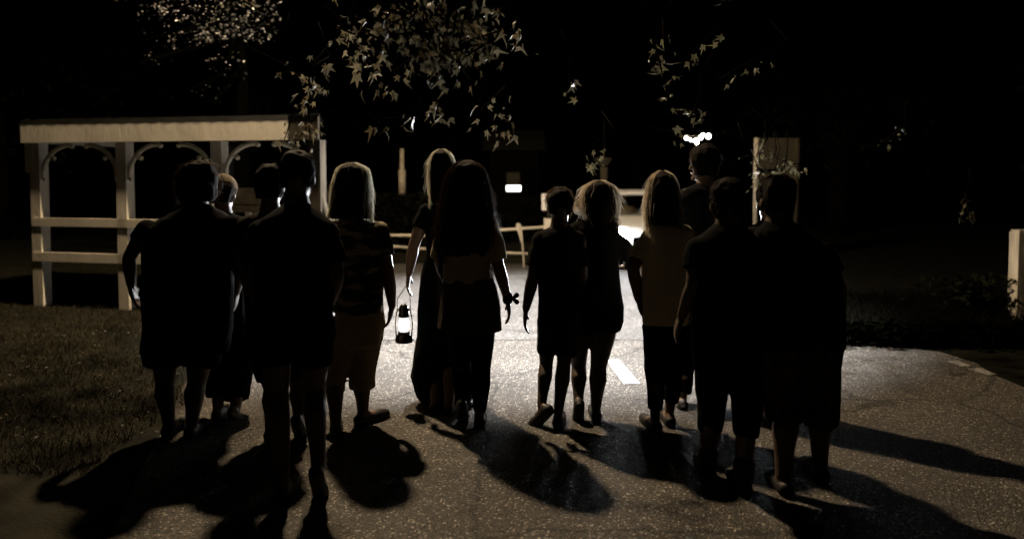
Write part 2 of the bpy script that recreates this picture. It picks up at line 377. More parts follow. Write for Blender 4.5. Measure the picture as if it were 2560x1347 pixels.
# ------------------------------------------------------------------ people
def hand(b, wr, tip, side, curl=.5):
    """palm, four unequal bent fingers and a thumb from the side of the palm"""
    d = (tip-wr); Ln = max(.15, min(.19, d.length)); d = d.normalized()
    fw = Vector((0, 1, 0)); fw = (fw-d*fw.dot(d)).normalized(); lat = d.cross(fw)      # back of hand turned outwards
    pal = [wr+d*.0, wr+d*.035, wr+d*.075, wr+d*.09]
    for o in (-.026, -.009, .009, .026):
        b.tube([wr+fw*o*.6, wr+d*.045+fw*o, wr+d*.088+fw*o], [.016, .016, .013], 8)
    inn = lat*side
    for o, ln in ((.030, .070), (.010, .080), (-.010, .076), (-.029, .060)):
        p0 = wr+d*.085+fw*o; p1 = p0+(d+inn*curl*.35)*ln*.42; p2 = p1+(d+inn*curl*1.0).normalized()*ln*.34; p3 = p2+(d*.7+inn*curl*1.6).normalized()*ln*.26
        b.tube([p0, p1, p2, p3], [.0105, .0100, .0092, .0080], 8)
    t0 = wr+d*.03+fw*.028; t1 = t0+(d*.6+fw*.75+inn*.3).normalized()*.035; t2 = t1+(d*.9+fw*.25+inn*.4).normalized()*.032
    b.tube([t0, t1, t2], [.014, .0115, .0095], 8)

def lerp(a, b, t): return a+(b-a)*t
def person(label, Y, head, torso, arms, legs, top, bottom, skin='skin', shoes='shoe', hair=None, hk=1.0, extra=None, yaw=0.0, hem_body=None):
    W = lambda px, py, dy=0: P(px, py, Y+dy)
    mpx = Y/F
    o = thing('person', label, 'person', (W(torso[-1][1]/2+torso[-1][2]/2, 900).x, Y, 0), 'people walking away down the road')
    body = MB()
    # --- head with a face (looks ahead, away from the camera, turned by yaw)
    hx, hy = head; tp = W(hx, hy); hc = tp-Vector((0, 0, .118*hk)); rot = Matrix.Rotation(yaw, 3, 'Z')
    body.ell(hc+rot@Vector((0, -.008, .012))*hk, Vector((.074, .094, .104))*hk, 20, 14)
    body.ell(hc+rot@Vector((0, .025, -.055))*hk, Vector((.056, .066, .066))*hk, 16, 10)
    body.tube([hc+rot@Vector((0, .088, .012))*hk, hc+rot@Vector((0, .108, -.028))*hk], [.010*hk, .016*hk], 8)
    body.ell(hc+rot@Vector((0, .088, -.065))*hk, Vector((.024, .012, .009))*hk, 8, 6)
    body.ell(hc+rot@Vector((0, .082, -.098))*hk, Vector((.022, .018, .018))*hk, 8, 6)
    for sx in (-1, 1):
        body.ell(hc+rot@Vector((sx*.078, -.005, -.012))*hk, Vector((.010, .020, .032))*hk, 8, 8)
        body.ell(hc+rot@Vector((sx*.032, .084, .018))*hk, Vector((.017, .010, .010))*hk, 8, 6)
    nb = W((torso[0][1]+torso[0][2])/2, torso[0][0]); 
    body.tube([hc+Vector((0, -.012, -.05*hk)), hc*.4+nb*.6+Vector((0, -.01, 0)), nb+Vector((0, 0, -.04))], [.056*hk, .054*hk, .075*hk], 14)
    # --- torso
    secs = []
    for (y, xl, xr, ry) in torso:
        c = W((xl+xr)/2, y); secs.append((c.x, Y, c.z, (xr-xl)/2*mpx, ry))
    bs = [(x, y, z, max(.03, rx-.014), max(.03, ry-.014)) for (x, y, z, rx, ry) in secs]
    if hem_body: bs = [q for q in bs if q[2] > W(0, hem_body).z]
    body.loft(bs)
    pel = Vector((bs[-1][0], Y, bs[-1][2]))
    # --- arms
    AL = []
    for side, a in zip((-1, 1), arms):
        if a is None: AL.append(None); continue
        q = [W(*p) for p in a]; AL.append(q); k = 1.0
        body.tube([q[0], lerp(q[0], q[1], .5), q[1]], [.052*k, .046*k, .039*k], 12)
        body.tube([q[1], lerp(q[1], q[2], .35), q[2]], [.039*k, .041*k, .026*k], 12)
        hand(body, q[2], q[3], -side)
    # --- legs
    LG = []
    for side, lg in zip((-1, 1), legs):
        hip = W(*lg['hip']) if 'hip' in lg else Vector((pel.x+side*.085, Y, pel.z))
        if 'flat' in lg:
            g = G(*lg['flat']); an = Vector((g.x, g.y+.035, .088)); pit = 0
        else:
            an = W(*lg['lift']); pit = R(lg.get('pitch', 45))
        kn = W(lg['knee'][0], lg['knee'][1], 0); kn.y = (hip.y+an.y)/2+(.05 if 'flat' in lg else .12)
        kn = P(lg['knee'][0], lg['knee'][1], kn.y); LG.append((hip, kn, an)); f = lg.get('f', 1.0)
        body.tube([hip, lerp(hip, kn, .4), kn], [.088*f, .080*f, .055*f], 14)
        cal = lerp(kn, an, .32)+Vector((0, -.018, 0))
        body.tube([kn, cal, lerp(kn, an, .7), an], [.054*f, .059*f, .043*f, .036*f], 14)
        yw = R(lg.get('yaw', 0)); d = Vector((math.sin(yw)*math.cos(pit), math.cos(yw)*math.cos(pit), -math.sin(pit)))
        r_ = d.cross(Vector((0, 0, 1))).normalized(); up = r_.cross(d)
        body.tube([an-d*.02-up*.03, an+d*.08-up*.045, an+d*.16-up*.055], [.034, .036, .028], 10)
        k2 = lg.get('shoe', 1.0); sh = MB()
        sh.tube([an-d*.035-up*.048, an+d*.06-up*.052, an+d*.13-up*.055, an+d*.195-up*.058], [.038*k2, .039*k2, .044*k2, .034*k2], 12, True)
        sh.tube([an-d*.045-up*.080, an+d*.06-up*.082, an+d*.2-up*.082], [.030, .034, .030], 10, True, .25)
        if 'boot' in (extra or {}): sh.tube([an-up*.03, lerp(an, kn, extra['boot'])], [.05, .056], 12)
        sh.build('boot' if 'boot' in (extra or {}) else 'shoe', M[shoes], o, .009, 2)
    body.build('body', M[skin], o, .009, 2)
    # --- top garment
    t = MB(); kind, tm, sl_ = top; off = random.random()*50
    ts = list(secs); 
    first = ts[0]; ts = [(first[0], first[1], first[2]+.012, first[3]*.9, first[4]*.9)]+ts
    t.loft(ts)
    for side, q in zip((-1, 1), AL):
        if q is None or sl_ == 0: continue
        if sl_ <= 1:
            e = lerp(q[0], q[1], sl_); t.tube([q[0]+Vector((-side*.03, 0, .008)), lerp(q[0], e, .5), e], [.062, .064, .066], 14, False)
            t.ell(q[0]+Vector((-side*.012, 0, 0)), (.066, .066, .062), 12, 8)
        else:
            e = lerp(q[1], q[2], sl_-1); t.tube([q[0]+Vector((-side*.03, 0, .01)), lerp(q[0], q[1], .5), q[1], lerp(q[1], e, .5), e], [.066, .062, .055, .050, .044], 14)
            t.ell(q[0]+Vector((-side*.012, 0, 0)), (.068, .068, .064), 12, 8)
    t.build(kind, M[tm], o, .012, 2, (.011, 9, 4, off))
    # --- lower garment
    if bottom:
        kind, bm_, prof, spec = bottom; t = MB()
        sx = []
        for (y, xl, xr, ry) in prof:
            c = W((xl+xr)/2, y); sx.append((c.x, Y, c.z, (xr-xl)/2*mpx, ry))
        if len(sx) > 1: t.loft(sx)
        for lg, (hip, kn, an) in zip(spec or (), LG):
            hemz = W(0, lg[0]).z
            r0, r1, r2 = lg[1:4]
            if hemz > kn.z:
                f_ = (hip.z-hemz)/(hip.z-kn.z); e = lerp(hip, kn, f_); t.tube([hip, lerp(hip, e, .5), e], [r0, r1, r2], 16, False)
            else:
                f_ = min(1, (kn.z-hemz)/max(.01, (kn.z-an.z))); e = lerp(kn, an, f_)
                t.tube([hip, lerp(hip, kn, .5), kn, lerp(kn, e, .5)+Vector((0, -.012, 0)), e], [r0, (r0+r1)/2, r1, (r1+r2)/2, r2], 16, False)
        t.build(kind, M[bm_], o, .012, 2, (.010, 10, 4, off+9))
    # --- hair
    if hair: do_hair(o, hair, Y, mpx, hc, hk, rot)
    return o, dict(AL=AL, LG=LG, hc=hc)

def do_hair(o, h, Y, mpx, hc, hk, rot):
    t = MB(); secs = []
    for q in h['prof']:
        y, xl, xr, ry = q[:4]; dy = q[4] if len(q) > 4 else -.02
        c = P((xl+xr)/2, y, Y); secs.append((c.x, Y+dy, c.z, (xr-xl)/2*mpx, ry))
    sh = h.get('shrink', .85); t.loft([(x, y, z, rx*sh, ry*sh) for (x, y, z, rx, ry) in secs], 20, 2.1)
    for e in h.get('blobs', ()):
        c = P(e[0], e[1], Y+e[3]); r = e[2]*mpx; t.ell(c, (r*.8, r*.8, r*.8))
    core = MB(); core.v, core.f = t.v, t.f
    hm = M[h['mat']]
    hobj = core.build('hair', M['haircore'], o, .011, 2, (.010, 22, h.get('sz', 9), random.random()*30))
    # loose strands, a sub-part of the hair
    b = MB(); S = np.array(secs); zt, zb = S[0, 2], S[-1, 2]
    zs = S[::-1, 2]
    def prof(z): return [np.interp(z, zs, S[::-1, i]) for i in (0, 1, 3, 4)]
    amp, frq, out, ln = h.get('amp', .006), h.get('frq', 40), h.get('out', .010), h.get('len', (.2, .5)); rr = h.get('rad', .0011)
    for i in range(h.get('n', 500)):
        a = random.random()*6.283
        if math.sin(a) < -.45 : a = random.choice((0, math.pi))+random.gauss(.0, .35)  # strands moved off the back, which keeps the dark core colour
        z = zt+.004 if i % 3 == 0 else lerp(zt, zb, random.random()**1.1*.92); L = random.uniform(*ln); nseg = max(4, int(L/.022)); pts = []
        ph, ph2 = random.random()*6.28, random.random()*6.28; o1 = random.uniform(-.5, 1)*out; am = amp*random.uniform(.4, 1.4)
        flick = random.gauss(0, h.get('flick', .015)*.4)
        for k in range(nseg+1):
            zz = z-L*k/nseg; zc = max(zz, zb); x, y, rx, ry = prof(zc); g = k/nseg
            sc_ = 1+(o1+flick*g*g*2)/max(.03, rx); wv = am*math.sin(ph+frq*L*g)
            aa = a+wv/max(.04, rx)*.8
            pts.append((x+(rx*sc_+wv*.6)*math.cos(aa), y+(ry*sc_+am*math.cos(ph2+frq*L*g)*.6)*math.sin(aa), zz))
        b.tube(pts, [rr*(1-.6*k/nseg) for k in range(nseg+1)], 3, False)
    for e in h.get('blobs', ()):
        c = P(e[0], e[1], Y+e[3]); r = e[2]*mpx
        for i in range(e[4]):
            d = Vector((random.gauss(0, 1), random.gauss(0, 1), random.gauss(0, 1))).normalized(); q = c+d*r*.75; pts = []; ax = d.orthogonal().normalized(); ay = d.cross(ax); ph = random.random()*6.28
            for k in range(9): pts.append(q+d*r*.05*k+(ax*math.cos(ph+k*.9)+ay*math.sin(ph+k*.9))*.010+Vector((0, 0, -.004*k)))
            b.tube(pts, rr, 3, False)
    if b.v: b.build('loose_strands', hm, hobj)
def short_hair(cx, top, hw, bot, m, n=350, ry=.098, **k):
    d = dict(mat=m, prof=[(top-3, cx-hw*.35, cx+hw*.35, ry*.4), (top+6, cx-hw*.72, cx+hw*.72, ry*.75), (top+22, cx-hw, cx+hw, ry), ((top+bot)/2, cx-hw*1.03, cx+hw*1.03, ry), (bot, cx-hw*.8, cx+hw*.8, ry*.7)],
             n=n, len=(.03, .07), amp=.004, frq=60, out=.006, flick=.02, shrink=.98); d.update(k); return d
def yG(y): return G(1280, y).y

# 1 broad man far left
person('broad man in dark shirt and loose shorts, arm hanging beside the white rails', yG(1094)+.04, (497, 407),
  [(516, 462, 530, .07), (530, 434, 560, .09), (548, 396, 584, .11), (572, 368, 596, .125), (620, 354, 592, .14), (700, 358, 585, .155), (790, 356, 582, .155), (838, 354, 580, .145)],
  [[(362, 574), (322, 646, -.02), (327, 712, .02), (343, 762, .04)], [(590, 560), (606, 650, .05), (590, 730, .18), (585, 780, .2)]],
  [dict(knee=(412, 955), flat=(416, 1094), hip=(412, 850), f=1.05), dict(knee=(492, 955), flat=(474, 1097), hip=(505, 850), f=1.05)],
  ('shirt', 'black', .42), ('shorts', 'char', [(800, 358, 578, .145), (850, 352, 576, .14), (880, 348, 572, .13)], [(905, .125, .13, .135), (905, .12, .125, .13)]),
  skin='skin2', hair=dict(mat='dkbrown', prof=[(402, 488, 520, .04), (412, 462, 540, .09), (440, 442, 556, .10), (480, 440, 555, .10), (505, 452, 540, .08)], n=260, len=(.03, .09), amp=.006, flick=.03, blobs=[(521, 407, 12, -.02, 30)]))
# 2 cap
pp, inf = person('person in a cloth cap and cropped trousers, behind the broad man', yG(1066)+.22, (557, 440),
  [(535, 532, 584, .06), (546, 512, 608, .085), (562, 506, 616, .10), (640, 512, 612, .105), (740, 514, 612, .10), (840, 512, 625, .11), (862, 512, 628, .11)],
  [[(512, 565), (500, 650, 0), (505, 725, .08), (510, 770, .1)], [(612, 565), (614, 650, .06), (600, 715, .2), (590, 745, .25)]],
  [dict(knee=(545, 930), flat=(541, 1052)), dict(knee=(598, 925), lift=(589, 1018, -.05), pitch=40)],
  ('shirt', 'char', .6), ('cropped_trousers', 'black', [(838, 512, 628, .115), (890, 515, 636, .12), (905, 520, 634, .11)], [(985, .10, .085, .075), (995, .11, .095, .085)]),
  shoes='sole', hair=short_hair(557, 448, 34, 505, 'brownh', 150), hk=.97)
b = MB(); hc = inf['hc']; b.ell(hc+Vector((0, -.005, .035)), (.093, .108, .095), 24, 12)
b.tube([hc+Vector((-.05, .03, .045)), hc+Vector((-.11, .05, .035)), hc+Vector((-.155, .06, .02))], [.06, .055, .03], 14, True, .14)
b.build('cap', M['cap'], pp, .006, 2)
# 3 tall man nearest on the left
person('tall man in dark shirt and shorts striding nearest the camera, heel lifted', yG(1252)+.05, (744, 384),
  [(510, 708, 778, .07), (526, 682, 798, .09), (545, 655, 818, .11), (572, 634, 836, .125), (620, 624, 842, .135), (700, 634, 836, .135), (780, 642, 834, .13), (812, 644, 834, .125)],
  [[(648, 578), (624, 690, -.02), (655, 775, .15), (690, 800, .25)], [(822, 578), (842, 690, .0), (815, 775, .17), (790, 800, .26)]],
  [dict(knee=(695, 975), flat=(702, 1258), hip=(688, 820), shoe=1.0, f=1.0), dict(knee=(787, 965), lift=(796, 1168, -.03), pitch=52, hip=(785, 820), f=1.0)],
  ('shirt', 'black', .7), ('shorts', 'black', [(795, 642, 836, .13), (835, 642, 838, .13), (850, 645, 836, .12)], [(906, .095, .092, .094), (908, .092, .09, .092)]),
  skin='skin2', hair=short_hair(744, 382, 42, 470, 'blackh', 320))
# 4 behind him
person('person in dark shorts half hidden behind the tall striding man', yG(1104)+.05, (676, 415),
  [(530, 645, 707, .06), (542, 612, 740, .09), (560, 600, 756, .115), (640, 602, 752, .12), (740, 612, 745, .12), (840, 615, 748, .12)],
  [[(612, 565), (606, 655, .0), (622, 730, .14), (630, 775, .18)], [(742, 565), (752, 655, .02), (745, 740, .1), (742, 790, .12)]],
  [dict(knee=(682, 970), flat=(673, 1104)), dict(knee=(748, 965), lift=(747, 1040, 0), pitch=48)],
  ('shirt', 'greys', .6), ('shorts', 'char', [(830, 615, 750, .12), (870, 616, 766, .12), (880, 618, 764, .11)], [(950, .095, .09, .088), (945, .092, .088, .085)]),
  hair=short_hair(676, 413, 37, 495, 'blackh', 220))
# 5 blonde bob
pp, inf = person('blonde woman with a bob, patterned top and tan cropped trousers', yG(1066)+.06, (880, 420),
  [(548, 850, 910, .06), (556, 838, 930, .085), (570, 826, 955, .105), (620, 826, 962, .12), (680, 832, 960, .12), (740, 832, 958, .12), (782, 832, 962, .125)],
  [[(832, 578), (818, 690, .02), (828, 770, .04), (832, 830, .06)], [(950, 578), (972, 690, -.02), (980, 765, 0), (968, 832, .03)]],
  [dict(knee=(838, 940), flat=(836, 1092), hip=(868, 800), yaw=-10), dict(knee=(905, 940), flat=(905, 1066), hip=(925, 800), yaw=38)],
  ('patterned_top', 'stripe', .55), ('cropped_trousers', 'tan', [(765, 838, 958, .12), (810, 838, 962, .125), (850, 838, 956, .12), (862, 840, 952, .11)], [(968, .095, .075, .068), (972, .098, .088, .085)]),
  hair=dict(mat='blond', prof=[(408, 874, 890, .03), (412, 860, 904, .065), (420, 848, 918, .09), (440, 840, 925, .105), (480, 834, 930, .11), (520, 828, 930, .10), (546, 822, 928, .085)], n=900, len=(.12, .30), amp=.005, frq=45, out=.011, flick=.012, shrink=.925))
# 6 lantern woman
pp, inf = person('woman in a long dark dress whose hand holds the lantern', yG(1040)+.28, (1104, 384),
  [(508, 1078, 1134, .06), (518, 1062, 1148, .085), (534, 1056, 1160, .10), (580, 1062, 1160, .11), (625, 1066, 1156, .10), (690, 1052, 1168, .12), (760, 1046, 1176, .13), (840, 1042, 1182, .15), (890, 1034, 1188, .17), (940, 1026, 1192, .19), (975, 1034, 1188, .19), (996, 1046, 1182, .18)],
  [[(1064, 530), (1034, 615, -.04), (1023, 682, -.06), (1018, 732, -.06)], [(1150, 530), (1165, 620, 0), (1160, 700, .06), (1158, 750, .08)]],
  [dict(knee=(1095, 900), flat=(1087, 1034), hip=(1095, 760)), dict(knee=(1128, 900), flat=(1122, 1040), hip=(1128, 760))],
  ('long_dress', 'black', .5), None, hem_body=800,
  hair=dict(mat='blond', prof=[(374, 1098, 1110, .03), (378, 1090, 1119, .06), (385, 1082, 1128, .09), (405, 1073, 1135, .105), (440, 1073, 1136, .105), (480, 1074, 1136, .10), (508, 1078, 1130, .08)], n=700, len=(.10, .30), amp=.006, frq=40, out=.010, flick=.02, shrink=.93))
LH = inf['AL'][0][3]
# 7 long-haired woman in the middle
pp, inf = person('woman with very long dark wavy hair, cream top and bow at her wrist', yG(1068)+.05, (1165, 412),
  [(532, 1135, 1195, .06), (542, 1118, 1214, .085), (558, 1106, 1228, .105), (600, 1112, 1232, .115), (640, 1116, 1226, .11), (680, 1112, 1226, .115), (706, 1108, 1232, .12)],
  [[(1112, 565), (1100, 655, .06), (1120, 715, .2), (1140, 740, .24)], [(1226, 565), (1245, 660, 0), (1269, 748, .02), (1278, 820, .03)]],
  [dict(knee=(1154, 915), lift=(1155, 1000, -.02), pitch=38, hip=(1148, 780), f=.93), dict(knee=(1203, 920), flat=(1199, 1070), hip=(1205, 780), f=.95)],
  ('top', 'band', .9), ('long_cardigan_skirt', 'brown', [(694, 1108, 1234, .125), (720, 1104, 1244, .13), (770, 1098, 1254, .14), (824, 1093, 1256, .145)], None),
  hair=dict(mat='dkbrown', prof=[(402, 1158, 1174, .03), (406, 1147, 1185, .06), (414, 1134, 1199, .09), (435, 1122, 1212, .11), (470, 1112, 1222, .12), (520, 1102, 1231, .13), (570, 1095, 1238, .14), (615, 1090, 1240, .13), (638, 1102, 1228, .10)], n=900, len=(.2, .5), amp=.010, frq=42, out=.016, flick=.025, shrink=.88))
t = MB()
for (hip, kn, an) in inf['LG']: t.tube([hip, lerp(hip, kn, .5), kn, lerp(kn, an, .35)+Vector((0, -.015, 0)), lerp(kn, an, .9)], [.092, .084, .062, .064, .044], 14)
t.build('leggings', M['black'], pp, .0085, 2)
b = MB(); w = inf['AL'][1][2]; b.tube([w+Vector((0, 0, .02)), w+Vector((0, 0, -.004))], [.033, .034], 12)
for sx in (-1, 1): b.tube([w+Vector((.03, -.02, .008)), w+Vector((.03+.028, -.02+.01*sx, .008+sx*.02))], [.006, .018], 8)
b.build('wrist_bow', M['navy'], pp, .004, 1)
# 8 boy
person('boy in dark t-shirt and shorts with one arm hanging free', yG(1073)+.05, (1399, 474),
  [(566, 1374, 1424, .05), (577, 1355, 1442, .075), (594, 1342, 1452, .092), (640, 1344, 1452, .10), (700, 1346, 1448, .10), (760, 1343, 1448, .10), (792, 1342, 1450, .10)],
  [[(1350, 602), (1333, 690, 0), (1315, 772, .02), (1310, 828, .03)], [(1446, 602), (1456, 690, .04), (1444, 760, .14), (1440, 800, .16)]],
  [dict(knee=(1366, 905), lift=(1354, 1014, .0), pitch=42, yaw=-42, hip=(1370, 800), f=.82), dict(knee=(1410, 905), flat=(1396, 1073), hip=(1420, 800), f=.85, yaw=8)],
  ('t_shirt', 'char', .72), ('shorts', 'greys', [(780, 1343, 1450, .10), (815, 1344, 1452, .105), (830, 1346, 1448, .095)], [(887, .078, .072, .068), (890, .082, .074, .07)]),
  skin='skin2', hair=short_hair(1399, 471, 34, 535, 'brownh', 320, .092), hk=.95)
# 9 curly woman
person('woman with curly rim-lit hair and short dark dress, elbow pushed out', yG(1054)+.03, (1496, 462),
  [(548, 1466, 1526, .06), (556, 1446, 1544, .085), (574, 1432, 1546, .10), (620, 1426, 1548, .11), (664, 1420, 1546, .11), (720, 1410, 1552, .12), (766, 1402, 1562, .13), (800, 1400, 1560, .13), (824, 1400, 1552, .13)],
  [[(1438, 580), (1424, 680, .02), (1430, 755, .10), (1434, 800, .12)], [(1524, 592), (1588, 648, .05), (1570, 668, .2), (1545, 668, .26)]],
  [dict(knee=(1447, 915), lift=(1446, 1004, .0), pitch=58, hip=(1446, 790), f=.92), dict(knee=(1496, 915), flat=(1491, 1054), hip=(1516, 790), f=1.0)],
  ('short_dress', 'black', 1.7), ('underskirt', 'black', [(780, 1402, 1560, .128), (815, 1404, 1556, .125), (828, 1408, 1550, .12)], None),  # long black sleeves added to keep the forearm dark beside the headlight
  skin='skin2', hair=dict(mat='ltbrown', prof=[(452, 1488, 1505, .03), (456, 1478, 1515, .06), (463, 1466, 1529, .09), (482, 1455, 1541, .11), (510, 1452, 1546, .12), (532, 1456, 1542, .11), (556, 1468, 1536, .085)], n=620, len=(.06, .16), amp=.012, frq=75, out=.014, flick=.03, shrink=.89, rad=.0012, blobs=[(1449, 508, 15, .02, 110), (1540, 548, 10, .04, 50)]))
# 10 girl in the pale shirt
person('girl with long rim-lit hair, pale shirt and black leggings', yG(1083)+.05, (1652, 439),
  [(556, 1625, 1685, .06), (566, 1615, 1706, .085), (588, 1606, 1720, .10), (640, 1602, 1724, .115), (700, 1604, 1728, .12), (760, 1604, 1724, .13), (808, 1604, 1720, .13)],
  [[(1622, 596), (1582, 668, -.03), (1596, 748, .03), (1606, 800, .07)], [(1716, 586), (1732, 680, 0), (1726, 760, .03), (1722, 810, .05)]],
  [dict(knee=(1638, 930), flat=(1640, 1083), hip=(1638, 810), yaw=-12, f=.85), dict(knee=(1682, 930), flat=(1676, 1068), hip=(1688, 810), f=.85)],
  ('pale_shirt', 'shirtw', .72), ('leggings', 'black', [(795, 1607, 1716, .115), (840, 1609, 1716, .115), (858, 1612, 1712, .105)], [(1024, .088, .066, .048), (1014, .088, .066, .048)]),
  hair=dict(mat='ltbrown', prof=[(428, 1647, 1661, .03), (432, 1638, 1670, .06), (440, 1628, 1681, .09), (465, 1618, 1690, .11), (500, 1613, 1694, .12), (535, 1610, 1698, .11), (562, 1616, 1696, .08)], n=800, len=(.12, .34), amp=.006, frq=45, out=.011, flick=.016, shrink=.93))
# 11 tallest
person('tallest man, head turned left, behind the girl in the pale shirt', yG(1045)+.25, (1762, 367),
  [(462, 1735, 1795, .065), (474, 1702, 1826, .10), (494, 1686, 1842, .12), (560, 1688, 1842, .13), (660, 1694, 1836, .13), (760, 1696, 1832, .13), (800, 1696, 1832, .13)],
  [[(1698, 505), (1690, 610, 0), (1700, 700, .08), (1708, 750, .1)], [(1832, 505), (1850, 610, 0), (1846, 700, .06), (1842, 750, .08)]],
  [dict(knee=(1706, 930), lift=(1704, 1000, 0), pitch=40, hip=(1728, 810)), dict(knee=(1790, 930), flat=(1782, 1045), hip=(1800, 810))],
  ('shirt', 'navy', .7), ('trousers', 'black', [(785, 1697, 1832, .125), (840, 1697, 1832, .125), (860, 1700, 1830, .115)], [(985, .098, .075, .066), (1000, .098, .08, .07)]),
  yaw=.8, hair=short_hair(1762, 364, 36, 440, 'dkbrown', 200, .10))
# 12 woman in cropped black trousers
person('person in black cropped trousers and dark ankle boots nearest the centre line', yG(1236)+.05, (1818, 452),
  [(562, 1785, 1851, .065), (576, 1762, 1874, .09), (598, 1740, 1894, .11), (624, 1730, 1902, .12), (660, 1728, 1904, .125), (740, 1730, 1902, .13), (820, 1728, 1905, .135), (850, 1728, 1906, .135)],
  [[(1742, 622), (1734, 712, -.02), (1704, 790, .06), (1684, 846, .10)], [(1890, 622), (1910, 712, 0), (1904, 800, .08), (1896, 850, .1)]],
  [dict(knee=(1778, 1010), flat=(1772, 1197), hip=(1782, 860), shoe=1.05), dict(knee=(1868, 1000), flat=(1862, 1240), hip=(1864, 860), shoe=1.1)],
  ('t_shirt', 'black', .55), ('cropped_trousers', 'black', [(835, 1728, 1905, .135), (890, 1730, 1906, .135), (930, 1736, 1904, .12)], [(1097, .098, .078, .066), (1087, .098, .078, .064)]),
  skin='skin2', extra=dict(boot=.16), hair=short_hair(1818, 449, 42, 545, 'blackh', 260))
# 13 heavy person at the right
person('heavy person in long patterned shorts, rightmost of the crowd', yG(1238)+.05, (1943, 444),
  [(556, 1912, 1976, .07), (574, 1890, 2010, .10), (596, 1874, 2046, .125), (626, 1864, 2076, .15), (690, 1862, 2100, .165), (760, 1866, 2108, .175), (840, 1876, 2110, .175), (868, 1880, 2110, .17)],
  [[(1884, 628), (1858, 720, 0), (1872, 800, .1), (1880, 850, .14)], [(2056, 632), (2096, 720, 0), (2098, 810, .06), (2092, 862, .08)]],
  [dict(knee=(1962, 1010), flat=(1964, 1240), hip=(1950, 870), f=1.12, shoe=1.1), dict(knee=(2048, 1010), flat=(2056, 1205), hip=(2044, 870), f=1.12, shoe=1.1)],
  ('shirt', 'black', .6), ('long_shorts', 'floral', [(840, 1880, 2110, .17), (900, 1888, 2104, .165), (935, 1900, 2096, .15)], [(1050, .118, .105, .098), (1070, .118, .105, .098)]),
  skin='skin2', hair=short_hair(1943, 441, 43, 535, 'blackh', 250))
# 14 hidden behind
person('person almost hidden behind the heavy person, only a heel showing', yG(1062)+.05, (1926, 462),
  [(556, 1898, 1954, .06), (566, 1880, 1972, .09), (582, 1868, 1984, .105), (660, 1870, 1984, .11), (760, 1872, 1982, .11), (810, 1872, 1984, .12)],
  [[(1876, 590), (1870, 690, .02), (1878, 760, .1), (1884, 800, .14)], [(1978, 590), (1990, 690, 0), (1986, 770, .06), (1984, 815, .08)]],
  [dict(knee=(1912, 930), lift=(1914, 978, .02), pitch=45), dict(knee=(1945, 930), flat=(1930, 1066))],
  ('shirt', 'char', .6), ('trousers', 'black', [(800, 1873, 1982, .115), (845, 1874, 1980, .115), (860, 1878, 1978, .105)], [(962, .09, .07, .06), (1020, .09, .07, .06)]),
  hair=short_hair(1926, 459, 36, 530, 'blackh', 150))

# ------------------------------------------------------------------ lantern in the woman's hand
Yl = LH.y; c = P(1010, 855, Yl); top = LH+Vector((0, 0, .03))
c = Vector((c.x, Yl, c.z))
ln = thing('lantern', 'glowing hurricane lantern hanging from the hand of the woman in the long dress', 'lantern', c)
def lathe(pr, ctr, seg=20):
    b = MB(); b.rings([[ctr+Vector((r*math.cos(q), r*math.sin(q), z)) for q in (2*math.pi*j/seg for j in range(seg))] for (r, z) in pr]); return b
s = .27/.27
lathe([(.058, 0), (.062, .012), (.06, .03), (.045, .052), (.04, .072)], c).build('base', M['metal'], ln)
lathe([(.030, .074), (.038, .10), (.040, .125), (.034, .155), (.028, .172)], c).build('glass_chimney', M['flame'], ln)
lathe([(.034, .174), (.04, .182), (.036, .20), (.034, .235), (.026, .255), (.012, .268)], c).build('cap', M['metal'], ln)
b = MB()
for sx in (-1, 1): b.tube([c+Vector((sx*.052, 0, .03)), c+Vector((sx*.058, 0, .12)), c+Vector((sx*.05, 0, .21)), c+Vector((sx*.03, 0, .235))], .005, 8)
b.build('side_tubes', M['chrome'], ln)
b = MB(); b.tube([c+Vector((-.045, 0, .21)), c+Vector((-.045, 0, .30)), Vector((LH.x, LH.y, LH.z+.045))+Vector((-.01, 0, 0)), Vector((LH.x, LH.y, LH.z+.045))+Vector((.01, 0, 0)), c+Vector((.045, 0, .30)), c+Vector((.045, 0, .21))], .003, 6); b.build('handle', M['metal'], ln)
light('lantern_light', 'POINT', c+Vector((0, -.0, .122)), 2.2, (1, .93, .8), .035)

# ------------------------------------------------------------------ parked car facing the crowd
Yc = 13.6; xc = P(1650, 572, Yc).x
car = thing('parked_car', 'silver car facing the crowd with its headlights on', 'car', (xc, Yc+2.1, 0))
def prof(x, pts, m, name, parent, shade=False):
    b = MB(); w0 = [Vector((xc-x, Yc+y, z)) for y, z in pts]; w1 = [Vector((xc+x, Yc+y, z)) for y, z in pts]
    n_ = len(pts); b.add(w0+w1, [tuple(range(n_)), tuple(range(2*n_-1, n_-1, -1))]+[(i, i+n_, (i+1) % n_+n_, (i+1) % n_) for i in range(n_)])
    o = b.build(name, m, parent, shade=shade); md = o.modifiers.new('b', 'BEVEL'); md.width = .045; md.segments = 3; md.limit_method = 'ANGLE'; return o
def body_rings(stn, name, m):          # stations along the car: (y, half width, z bottom, z top, roundness)
    b = MB(); rs = []
    for (y, hw, z0, z1) in stn:
        r = []; zc = (z0+z1)/2; hz = (z1-z0)/2
        for j in range(28):
            q = 2*math.pi*j/28; cq, sq = math.cos(q), math.sin(q)
            r.append(Vector((xc+hw*math.copysign(abs(cq)**.45, cq), Yc+y, zc+hz*math.copysign(abs(sq)**.5, sq))))
        rs.append(r)
    b.rings(rs); return b.build(name, m, car)
body_rings([(.02, .72, .30, .62), (.10, .80, .24, .72), (.35, .85, .22, .80), (.9, .87, .2, .89), (1.25, .88, .2, .94), (2.2, .89, .2, .96), (3.4, .89, .2, .96), (3.9, .86, .24, .94), (4.25, .80, .3, .85)], 'body', M['carpaint'])
